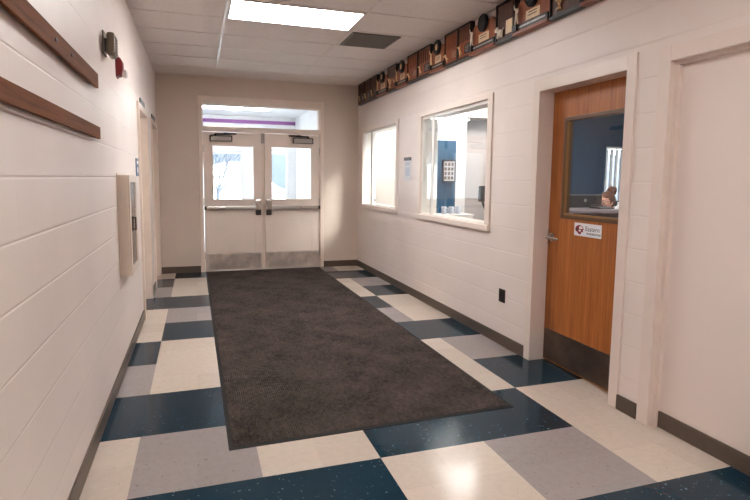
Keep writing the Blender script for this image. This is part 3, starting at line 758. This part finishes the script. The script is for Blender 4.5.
struct('wall_office_recess', wf, 'officegrey')
struct('trim_8', MB().box(3.39, 4.45, OY1+.02, OY1+.3, 2.27, OZ), 'soffit', 'grey soffit over the office recess')
OW = (5.66, 6.55, .9, 1.955)
struct('wall_office_blue', wall_y(MB(), OY1, OY1+.1, 4.45, OX1, OZ, [OW]), 'officeblue')
struct('wall_office_side', MB().box(OX1, OX1+.1, OY0, OY1+.1, 0, OZ), 'officeblue')
struct('wall_office_near', MB().box(OX0, OX1+.1, OY0-.1, OY0, 0, OZ), 'officewhite')
r = thing('window_4', 'office window with closed white vertical blinds', None, (6.1, OY1, OW[2]), kind='structure')
f = MB(); rect_frame(f, OW[0]+.0, OW[1], OW[2], OW[3], .05, OY1-.012, OY1+.06); f.build('window_frame', 'officeblue', r)
MB().box(OW[0], OW[1], OY1+.07, OY1+.076, OW[2], OW[3]).build('glass_pane', 'glass', r)
vb = thing('vertical_blind', 'white vertical blind hanging in the office window behind the seated person', 'blind', (6.1, OY1+.02, OW[3]))
MB().box(OW[0]+.01, OW[1]-.01, OY1+.005, OY1+.04, OW[3]-.035, OW[3]-.002, .003).build('head_rail', 'white', vb)
for i in range(10):
    x = OW[0]+.045+i*.089
    MB().box(-.044, .044, -.0012, .0012, OW[2]+.01, OW[3]-.04, mat=Matrix.Translation((x, OY1+.022, 0)) @ Matrix.Rotation(.28, 4, 'Z')).build('vane', 'blind', vb)
for (x, y, lb) in ((3.40, 5.90, 'lit office ceiling panel behind the near interior window'), (5.6, 3.5, 'lit office ceiling panel in front of the seated person'), (3.7, 3.3, 'lit office ceiling panel nearest the oak door')):
    troffer(lb, y, x, 'diffoffice', OZ)
# divider, picture, low cabinet with mugs, arm-mounted screen seen through the near window
tag(MB().box(2.90, 3.215, OY1-.06, OY1-.01, 0, 1.955, .006).build('divider_panel', 'panelblue', loc=(3.05, OY1-.035, 0)), 'tall blue fabric panel seen through the near interior window', 'panel')
r = thing('framed_picture', 'framed collage picture hanging on the tall blue panel', 'picture', (3.115, OY1-.06, 1.42))
f = MB(); rect_frame(f, 3.035, 3.190, 1.435, 1.690, .016, OY1-.082, OY1-.060, .002); f.build('picture_frame', 'signdark', r)
MB().box(3.033, 3.192, OY1-.070, OY1-.061, 1.433, 1.692).build('picture_mat', 'paper', r)
f = MB()
for i in range(3):
    for j in range(4): f.box(3.046+i*.048+.004*(j % 2), 3.046+i*.048+.034, OY1-.072, OY1-.070, 1.452+j*.058, 1.452+j*.058+.04)
f.build('picture_print', 'ventslat', r)
lc = thing('low_cabinet', 'low white office cabinet under the tall blue panel', 'cabinet', (3.09, 6.08, 0))
MB().box(2.86, 3.33, 5.96, 6.22, 0, .99, .004).build('cabinet_body', 'officewhite', lc)
MB().box(2.85, 3.34, 5.95, 6.23, .99, 1.015, .004).build('cabinet_top', 'officewhite', lc)
for x0_ in (2.87, 3.098):
    o = MB().box(x0_, x0_+.222, 5.946, 5.96, .05, .97, .003).build('cabinet_door', 'officewhite', lc)
    kx = 3.07 if x0_ < 3 else 3.12
    MB().cyl((kx, 5.946, .55), (kx, 5.925, .55), .010).build('knob', 'alu', o)
def mug(loc, label):
    r = thing('mug', label, 'mug', loc, 'white mugs on the low cabinet')
    m = MB(); x, y, z = loc
    pr = [(.0, .002), (.030, .002), (.034, .006), (.034, .095), (.031, .096), (.031, .010), (0, .008)]
    t = bmesh.new(); n = 20; rings = [[t.verts.new((x+a*math.cos(2*PI*i/n), y+a*math.sin(2*PI*i/n), z+h)) for i in range(n)] if a else [t.verts.new((x, y, z+h))] for a, h in pr]
    for A, B_ in zip(rings, rings[1:]):
        for i in range(n):
            k = (i+1) % n
            if len(A) == 1: t.faces.new((A[0], B_[k], B_[i]))
            elif len(B_) == 1: t.faces.new((A[i], A[k], B_[0]))
            else: t.faces.new((A[i], A[k], B_[k], B_[i]))
    bmesh.ops.recalc_face_normals(t, faces=t.faces[:])
    m._geo(t); m.build('mug_body', 'paperblue', r, smooth=True)
    MB().tube([(x+.033, y, z+.078), (x+.055, y, z+.072), (x+.055, y, z+.035), (x+.033, y, z+.025)], .005).build('mug_handle', 'white', r)
mug((2.965, 6.05, 1.015), 'leftmost white mug on the low cabinet seen through the near window')
mug((3.065, 6.05, 1.015), 'middle white mug on the low cabinet seen through the near window')
mug((3.165, 6.06, 1.015), 'white mug at the right end of the low cabinet')
ds = thing('writing_desk', 'white desk standing behind the near interior window', 'desk', (3.05, 5.2, 0))
MB().box(2.80, 3.30, 4.60+.48, 5.75, .72, .745, .003).build('desk_top', 'officewhite', ds)
for yy in (5.10, 5.70): MB().box(2.82, 3.28, yy, yy+.025, 0, .72, .002).build('side_panel', 'officewhite', ds)
sc = thing('small_screen', 'small black screen on an angled arm at the near edge of the near window', 'screen', (3.14, 5.3, .745))
MB().cyl((3.15, 5.32, .745), (3.15, 5.32, .757), .07, n=24, bev=.003).build('stand_base', 'black', sc)
MB().tube([(3.15, 5.32, .757), (3.16, 5.34, 1.08), (3.08, 5.31, 1.205)], .014).build('stand_arm', 'black', sc)
MB().box(3.03, 3.155, 5.285, 5.315, 1.205, 1.385, .006).build('screen_body', 'black', sc)
MB().box(3.04, 3.145, 5.315, 5.317, 1.215, 1.375).build('screen_face', 'cabglass', sc)
# reception counter, monitors, phone
ct = thing('reception_counter', 'dark wood reception counter with grey top behind the oak door glass', 'counter', (4.1, 4.6, 0))
MB().box(3.08, 5.6, 4.42, 4.80, 0, 1.125, .004).build('counter_front', 'counterfront', ct)
MB().box(3.04, 5.64, 4.38, 4.86, 1.125, 1.155, .006).build('counter_top', 'countertop', ct)
dk = thing('office_desk', 'office desk with grey top behind the reception counter', 'desk', (3.95, 5.3, 0))
MB().box(3.4, 4.72, 4.87, 5.75, .715, .743, .004).build('desk_top', 'countertop', dk)
for x in (3.43, 4.66):
    for y in (4.89, 5.70): MB().box(x, x+.03, y, y+.03, 0, .715, .002).build('leg', 'alu', dk)
def monitor(x0, x1, y, label, rot):
    c = ((x0+x1)/2, y, .745); r = thing('computer_monitor', label, 'monitor', c, 'black monitors on the office desk')
    T = Matrix.Translation((c[0], y, 0)) @ Matrix.Rotation(rot, 4, 'Z'); h = (x1-x0)/2
    MB().box(-h, h, -.012, .012, .985, 1.292, .005, mat=T).build('monitor_housing', 'black', r)
    MB().box(-h-.001, h+.001, -.013, .011, 1.288, 1.294, .001, mat=T).build('bezel_edge', 'alu', r)
    MB().box(-h+.012, h-.012, .012, .0135, 1.0, 1.28, mat=T).build('screen', 'cabglass', r)
    m = MB(); m.cyl((c[0], y, .755), (c[0], y, 1.0), .018); m.cyl((c[0], y, .745), (c[0], y, .757), .10, n=24); m.build('monitor_stand', 'black', r)
    m = MB(); q = T @ Vector((.02, -.0135, 1.23)); m.cyl(tuple(q), tuple(q+Vector((0, -.0012, 0))), .019, n=20); m.build('round_badge', 'alu', r)
monitor(3.95, 4.455, 4.99, 'black computer monitor seen from behind, in front of the seated person', .0)
ph = thing('desk_phone', 'black desk phone on the counter in front of the seated person', 'phone', (4.17, 4.64, 1.155))
MB().prism([(4.56, 1.155), (4.74, 1.155), (4.74, 1.182), (4.56, 1.168)], 'x', 4.07, 4.26, .004).build('phone_base', 'black', ph)
MB().box(4.075, 4.115, 4.57, 4.73, 1.182, 1.20, .008).build('handset', 'black', ph)
og = thing('paper_holder', 'white paper holder on the counter beside the black desk phone', 'holder', (4.38, 4.62, 1.155))
MB().prism([(4.25, 1.155), (4.52, 1.155), (4.52, 1.262), (4.37, 1.246), (4.31, 1.20), (4.26, 1.18)], 'y', 4.55, 4.562, .002).build('front_panel', 'white', og)
MB().box(4.25, 4.50, 4.562, 4.66, 1.155, 1.163, .002).build('tray', 'white', og)
MB().box(4.36, 4.50, 4.60, 4.635, 1.163, 1.228).build('paper_stack', 'paper', og)

# ------------------------------------------------------------------ the seated person
def skin_mesh(V, Ed, Rd, sub=2):
    me = bpy.data.meshes.new('k'); me.from_pydata(V, Ed, []); o = bpy.data.objects.new('k', me); COL.objects.link(o)
    o.modifiers.new('s', 'SKIN'); o.modifiers.new('u', 'SUBSURF').levels = sub
    for i, rr in enumerate(Rd): me.skin_vertices[0].data[i].radius = (rr, rr) if not isinstance(rr, tuple) else rr
    me.skin_vertices[0].data[0].use_root = True
    out = bpy.data.meshes.new_from_object(o.evaluated_get(bpy.context.evaluated_depsgraph_get()))
    bpy.data.objects.remove(o); return out
PX, PY = 5.03, 5.36
def w_(p):                                # local: +f forward (towards -x), +s side (towards -y = camera side), z
    return (PX-p[0], PY-p[1], p[2])
pr = thing('person', 'person with auburn hair in a bun and dark glasses seated behind the reception counter', 'person', (PX, PY, 0))
V, Ed, Rd = [], [], []
def chain(pts, start=None):
    prev = start
    for p, rr in pts:
        V.append(w_(p)); Rd.append(rr); i = len(V)-1
        if prev is not None: Ed.append((prev, i))
        prev = i
    return prev
pel = chain([((0, 0, .54), .12)])
chest = chain([((.01, 0, .66), .115), ((.03, 0, .84), .12), ((.055, 0, .995), .115)], pel)
neckb = chain([((.075, 0, 1.08), .065), ((.10, 0, 1.105), .050), ((.125, 0, 1.13), .050)], chest)
HANDS = []
for s in (1, -1):
    sh = chain([((.06, .15*s, 1.055), .058)], chest)
    el = chain([((.09, .20*s, .91), .046), ((.14, .21*s, .80), .040)], sh)
    wr = chain([((.28, .16*s, .795), .033), ((.38, .12*s, .788), .026)], el)
    pm = chain([((.425, .115*s, .775), .028), ((.455, .11*s, .775), .030)], wr)
    for k, (off, ln) in enumerate(((-.028, .058), (-.009, .070), (.010, .066), (.028, .052))):
        chain([((.455+.018, (.11+off)*s, .778), .0095), ((.455+.018+ln*.6, (.11+off*1.15)*s, .776), .0085), ((.455+.018+ln, (.11+off*1.2)*s, .764), .0075)], pm)
    chain([((.43, (.11-.030)*s, .770), .011), ((.455, (.11-.052)*s, .764), .0095), ((.475, (.11-.060)*s, .758), .0085)], pm)
    hp = chain([((.03, .085*s, .54), .085)], pel)
    kn = chain([((.25, .10*s, .54), .078), ((.44, .11*s, .515), .060)], hp)
    an = chain([((.45, .11*s, .28), .052), ((.43, .11*s, .09), .038)], kn)
    chain([((.50, .115*s, .045), .036), ((.58, .12*s, .032), .028)], an)
body = skin_mesh(V, Ed, Rd, 2)
bm = bmesh.new(); bm.from_mesh(body)
# head: an egg with jaw, nose, brow, ears; facing forward and slightly down
HC = Vector((.150, 0, 1.195)); tilt = .10
hb = MB()
def hl(f, s, z):                          # head-local to world
    ff = f*math.cos(tilt)+z*math.sin(tilt); zz = -f*math.sin(tilt)+z*math.cos(tilt)
    return w_((HC.x+ff, HC.y+s, HC.z+zz))
t = bmesh.new(); bmesh.ops.create_uvsphere(t, u_segments=32, v_segments=24, radius=1)
for v in t.verts:
    f_, s_, z_ = v.co.x, v.co.y, v.co.z
    low = max(0, -z_)
    wd = .074*(1-.30*low**1.4); fr = .092*(1-.12*low) if f_ > 0 else .098*(1-.35*low)
    zz = .112*z_
    ff = fr*f_ + (.012*low if f_ > .2 else 0)
    v.co = Vector(hl(ff, wd*s_, zz))
bmesh.ops.recalc_face_normals(t, faces=t.faces[:]); hb._geo(t)
hb.ball(hl(.088, 0, .012), .012, (1.0, .7, 1.4)); hb.ball(hl(.100, 0, -.012), .0145, (1.1, .95, .85)); hb.ball(hl(.096, .009, -.016), .008); hb.ball(hl(.096, -.009, -.016), .008)
hb.ball(hl(.070, 0, -.095), .022, (.9, 1, .8)); hb.ball(hl(.080, 0, -.058), .018, (.8, 1.4, .8)); hb.ball(hl(.072, 0, .034), .030, (.7, 1.7, .5))
for s in (1, -1): hb.ball(hl(.052, .042*s, -.022), .026, (.9, .8, .9)); hb.ball(hl(-.008, .074*s, -.008), .022, (.8, .35, 1.3))
hme = bpy.data.meshes.new('h'); hb.bm.to_mesh(hme); hb.bm.free(); bm.from_mesh(hme)
pb = MB(); pb.bm.free(); pb.bm = bm
bo_ = pb.build('body', 'skin', pr, smooth=True)
rm = bo_.modifiers.new('fuse', 'REMESH'); rm.mode = 'VOXEL'; rm.voxel_size = .007; rm.use_smooth_shade = True
sm = bo_.modifiers.new('soften', 'SMOOTH'); sm.factor = .5; sm.iterations = 2
# clothes
def cloth(pts_list, name, mat):
    global V, Ed, Rd
    V, Ed, Rd = [], [], []; ids = {}
    for key, start, pts in pts_list:
        ids[key] = chain(pts, ids.get(start))
    me = skin_mesh(V, Ed, Rd, 2); q = MB(); q.bm.from_mesh(me); return q.build(name, mat, pr, smooth=True)
bl = [('a', None, [((0, 0, .54), .135), ((.01, 0, .66), .130), ((.03, 0, .84), .135), ((.05, 0, .995), .132)]), ('n', 'a', [((.055, 0, 1.085), .088)])]
for s in (1, -1): bl.append(('s%d' % s, 'a', [((.06, .15*s, 1.055), .070), ((.09, .20*s, .91), .058), ((.14, .21*s, .80), .052), ((.28, .16*s, .797), .044), ((.36, .13*s, .79), .036)]))
cloth(bl, 'blouse', 'blouse')
tr_ = [('p', None, [((0, 0, .54), .132)])]
for s in (1, -1): tr_.append(('l%d' % s, 'p', [((.03, .085*s, .54), .095), ((.25, .10*s, .54), .088), ((.44, .11*s, .515), .070), ((.45, .11*s, .28), .062), ((.43, .11*s, .11), .052)]))
cloth(tr_, 'trousers', 'trousers')
sh_ = MB()
for s in (1, -1): sh_.ball(w_((.51, .115*s, .042)), .05, (1.9, .85, .8), 16)
sh_.build('shoes', 'black', pr, smooth=True)
# hair: shell over the skull, gathered into a bun at the crown
t = bmesh.new(); bmesh.ops.create_uvsphere(t, u_segments=36, v_segments=24, radius=1)
rnd = random.Random(3)
for v in t.verts:
    f_, s_, z_ = v.co.x, v.co.y, v.co.z
    j = 1+.035*math.sin(s_*26+z_*9)+rnd.uniform(-.01, .01)
    v.co = Vector(hl((-.012+.098*f_)*1.0*j, .084*s_*j, .014+.112*z_*j))
# open the shell over the face
dl = [f for f in t.faces if (lambda c: (c[0] > .028 and c[2] < .052) or (c[0] > -.012 and c[2] < -.02) or c[2] < -.085)(
      (lambda w: ((HC.x+0)*0+((PX-w.x)-HC.x)*math.cos(tilt)-((w.z)-HC.z)*math.sin(tilt), 0, ((PX-w.x)-HC.x)*math.sin(tilt)+((w.z)-HC.z)*math.cos(tilt)))(f.calc_center_median()))]
bmesh.ops.delete(t, geom=dl, context='FACES'); bmesh.ops.recalc_face_normals(t, faces=t.faces[:])
hh = MB(); hh._geo(t); ho = hh.build('hair', 'hair', pr, smooth=True)
so = ho.modifiers.new('thick', 'SOLIDIFY'); so.thickness = .012; so.offset = -1
t = bmesh.new(); bmesh.ops.create_icosphere(t, subdivisions=3, radius=.058)
cb = Vector(hl(-.078, 0, .128))
for v in t.verts: v.co = cb + v.co*(1+.10*math.sin(v.co.x*130+v.co.z*70)+.06*math.sin(v.co.y*150))
bn = MB(); bn._geo(t); bn.cyl(hl(-.05, 0, .08), tuple(cb), .036, .042, 14); bn.build('hair_bun', 'hair', pr, smooth=True)
eb = MB(); ib = MB(); br_ = MB()
for s in (1, -1):
    eb.ball(hl(.078, .031*s, .006), .0125); ib.ball(hl(.0885, .032*s, .005), .0055)
    br_.tube([hl(.086, .016*s, .028), hl(.086, .032*s, .033), hl(.074, .050*s, .027)], .003, 6)
eb.build('eyes', 'eye', pr, smooth=True); ib.build('pupils', 'iris', pr, smooth=True); br_.build('eyebrows', 'hair', pr)
lm = MB(); lm.ball(hl(.097, 0, -.052), .012, (.5, 1.5, .35)); lm.ball(hl(.095, 0, -.060), .012, (.5, 1.3, .35)); lm.build('lips', 'lips', pr, smooth=True)
gl_ = MB()
for s in (1, -1):
    pts = [hl(.107, (.032+.022*math.cos(a*PI/8))*s, .004+.017*math.sin(a*PI/8)) for a in range(17)]
    gl_.tube(pts, .0022, 6); gl_.tube([hl(.106, .054*s, .008), hl(.06, .079*s, .010), hl(-.012, .080*s, .004)], .002, 6)
gl_.tube([hl(.107, .010, .007), hl(.107, -.010, .007)], .0022, 6)
gl_.build('spectacles', 'black', pr)
# office chair
oc = thing('office_chair', 'black office chair behind the seated person', 'chair', (PX, PY, 0))
MB().box(PX-.25, PX+.22, PY-.23, PY+.23, .33, .395, .025, 3).build('seat', 'black', oc)
MB().box(PX+.17, PX+.235, PY-.23, PY+.23, .52, 1.20, .028, 3).build('backrest', 'black', oc)
m = MB(); m.tube([(PX+.15, PY, .34), (PX+.26, PY, .36), (PX+.25, PY, .62)], .018); m.build('back_bracket', 'dark', oc)
MB().cyl((PX, PY, .08), (PX, PY, .34), .03).build('gas_column', 'dark', oc)
for i in range(5):
    a = 2*PI*i/5+.35; e = (PX+.28*math.cos(a), PY+.28*math.sin(a))
    l_ = MB(); l_.cyl((PX, PY, .095), (*e, .07), .022, .016); lo_ = l_.build('base_arm', 'dark', oc)
    MB().cyl((e[0]-.012, e[1], .028), (e[0]+.012, e[1], .028), .028, n=16).build('caster', 'black', lo_)

# ------------------------------------------------------------------ bright room behind the far window
RX1 = 3.29
struct('floor_side_room', MB().box(OX0, RX1+.1, OY1+.1, 11.0, -.05, 0), 'carpet')
struct('ceiling_side_room', MB().box(OX0, RX1+.1, OY1+.1, 11.0, 2.85, 2.93), 'officewhite')
SW = (6.80, 7.70, 1.0, 2.78)  # added opening, out of view, sized so sun reaches the end wall
struct('wall_side_room', wall_x(MB(), RX1, RX1+.1, OY1+.4, 11.0, 2.85, [SW]), 'officewhite')
r = thing('window_5', 'added unseen outside window letting sun into the narrow room', None, (RX1+.05, 7.25, 1.0), kind='structure')
f = MB()
for bx in ((SW[0], SW[0]+.03, SW[2], SW[3]), (SW[1]-.03, SW[1], SW[2], SW[3]), (SW[0]+.03, SW[1]-.03, SW[2], SW[2]+.03), (SW[0]+.03, SW[1]-.03, SW[3]-.03, SW[3])): f.box(RX1+.02, RX1+.08, *bx)
f.build('window_frame', 'winwhite', r)
MB().box(RX1+.047, RX1+.053, SW[0]+.03, SW[1]-.03, SW[2]+.03, SW[3]-.03).build('glass_pane', 'glass', r)
struct('wall_side_room_end', MB().box(OX0, RX1+.1, 11.0, 11.1, 0, 2.85), 'officewhite')
struct('wall_side_room_hall', MB().box(OX0-.1, OX0, YB+WT, 11.1, 0, 2.85), 'officewhite')
troffer('lit ceiling panel of the narrow room behind the far window', 8.30, 3.01, 'diffroom', 2.85, w=.5, d=1.15)
troffer('second lit ceiling panel deep in the narrow room behind the far window', 10.0, 3.01, 'diffroom', 2.85, w=.5, d=1.15)

# ------------------------------------------------------------------ entrance lobby beyond the double doors
LX0, LX1, LY0, LY1, LZ = -.35, 1.93, YB+WT, 10.85, 2.66
struct('floor_lobby', MB().box(LX0, LX1, LY0, LY1+.2, -.05, 0), 'brick')
struct('ceiling_lobby', MB().box(LX0-.1, LX1+.1, LY0, LY1+.2, LZ, LZ+.08), 'lobby')
wl = MB(); wl.box(LX1, LX1+.1, LY0, LY1+.2, 0, LZ); struct('wall_lobby_right', wl, 'lobby')
wl = MB(); wl.box(LX0-.1, LX0, LY0, LY1+.2, 0, LZ); struct('wall_lobby_left', wl, 'lobby')
GL = [(-.05, .845), (1.43, 1.745)]
struct('wall_lobby_front', wall_y(MB(), LY1, LY1+.12, LX0, LX1, LZ, [(-.09, .885, 0, 1.975), (1.39, 1.785, 0, 1.975)]), 'lobby')
for i, (a, b_) in enumerate(GL):
    r = thing('door_%d' % (6+i), ('outer glass door of the lobby on the left', 'outer glass sidelight of the lobby on the right')[i], None, ((a+b_)/2, LY1+.06, 0), kind='structure')
    rect_frame(MB(), a, b_, .12, 1.92, .04, LY1+.03, LY1+.09).build('door_frame', 'lobby', r)
    MB().box(a, b_, LY1+.057, LY1+.063, .12, 1.92).build('glass_pane', 'glass', r)
tag(MB().box(LX0+.02, LX1-.005, LY1-.03, LY1-.002, 2.515, 2.582, .003).build('purple_valance', 'purple', loc=(.9, LY1-.015, 2.5)), 'purple strip across the lobby wall seen through the transom', 'strip')
r = thing('ceiling_strip_light', 'lit white strip light on the lobby ceiling seen through the transom', 'light', (.7, 9.5, LZ))
MB().box(-.05, 1.25, 9.42, 9.56, LZ-.02, LZ-.0, .004).build('lamp_housing', 'white', r)
MB().box(-.03, 1.23, 9.44, 9.54, LZ-.045, LZ-.02, .01).build('lamp_tube', 'diffday', r)
# outside: snow, hill, a bare tree
struct('ground_snow', MB().box(-30, 30, LY1+.2, 60, -.35, -.12), 'snow')
hm = bmesh.new(); n = 40; rows = []
for j in range(6):
    rows.append([hm.verts.new((-40+80*i/n, 34+4.2*j, [-.3, 2.2, 4.2, 5.6, 6.4, 6.6][j]*(.75+.25*math.sin(i*.7)+.12*math.sin(i*1.9)) - (.2 if j == 0 else 0))) for i in range(n+1)])
for j in range(5):
    for i in range(n): hm.faces.new((rows[j][i], rows[j][i+1], rows[j+1][i+1], rows[j+1][i]))
hb2 = MB(); hb2._geo(hm); tag(hb2.build('hill', 'hill', smooth=True), 'pale wooded hillside beyond the snow', None, None, 'structure')
sb = bmesh.new(); n = 60; rows = []
for j in range(8):
    rows.append([])
    for i in range(n+1):
        x = -12+30*i/n; k = 1/(1+math.exp((x-4.0)*2.2)); q = j/7
        rows[-1].append(sb.verts.new((x, 18+13*q, -.2+(.75+1.7*k)*q**1.5*(1+.06*math.sin(x*1.7+q*4)))))
for j in range(7):
    for i in range(n): sb.faces.new((rows[j][i], rows[j][i+1], rows[j+1][i+1], rows[j+1][i]))
sm_ = MB(); sm_._geo(sb); tag(sm_.build('ground_bank', 'snow', smooth=True), 'rising snow bank behind the bare tree', None, None, 'structure')
tr = thing('bare_tree', 'bare leafless tree in the snow outside the left door glass', 'tree', (.46, 14, -.12))
tk = MB(); bh = MB(); rg = random.Random(11)
def grow(p, d, L, r0, lvl, mb):
    q = p+d*L; mb.cyl(tuple(p), tuple(q), r0, r0*.68, 6)
    if lvl == 0: return
    for _ in range(3 if lvl > 1 else 2):
        nd = (d+Vector((rg.uniform(-.6, .85), rg.uniform(-.5, .5), rg.uniform(-.15, .5)))).normalized()
        grow(q-d*L*rg.uniform(0, .35), nd, L*rg.uniform(.6, .85), r0*.58, lvl-1, bh)
grow(Vector((.44, 14, -.12)), Vector((.05, 0, 1)).normalized(), 1.25, .055, 0, tk)
for dv in ((.35, 0, 1), (-.25, .2, 1), (.1, -.3, 1), (.75, .1, .9)):
    grow(Vector((.50, 14, 1.05)), Vector(dv).normalized(), .55, .026, 4, bh)
tk.build('trunk', 'bark', tr); bh.build('branches', 'bark', tr)

# ------------------------------------------------------------------ daylight and view
sl = bpy.data.lights.new('sun', 'SUN'); sl.energy = 8.5; sl.angle = .34; sl.color = (1, .985, .965)
so_ = bpy.data.objects.new('sun', sl); COL.objects.link(so_); so_.location = (12, -2, 14)
so_.rotation_euler = Vector((-.51, .55, -.66)).to_track_quat('-Z', 'Y').to_euler()
wd = bpy.data.worlds.new('sky'); S.world = wd; wd.use_nodes = True
nt = wd.node_tree; bg = nt.nodes['Background']; bg.inputs[0].default_value = (.86, .92, 1, 1); bg.inputs[1].default_value = 2.4
S.view_settings.view_transform = 'Standard'; S.view_settings.look = 'None'
S.view_settings.exposure = 1.23; S.view_settings.gamma = 1.0; S.view_settings.use_curve_mapping = False
S.cycles.use_denoising = True
S.cycles.max_bounces = 10; S.cycles.diffuse_bounces = 6; S.cycles.transparent_max_bounces = 16; S.cycles.glossy_bounces = 4
S.cycles.sample_clamp_indirect = 6; S.cycles.caustics_reflective = False; S.cycles.caustics_refractive = False
for o in ORG:
    if '_o' in o: del o['_o']
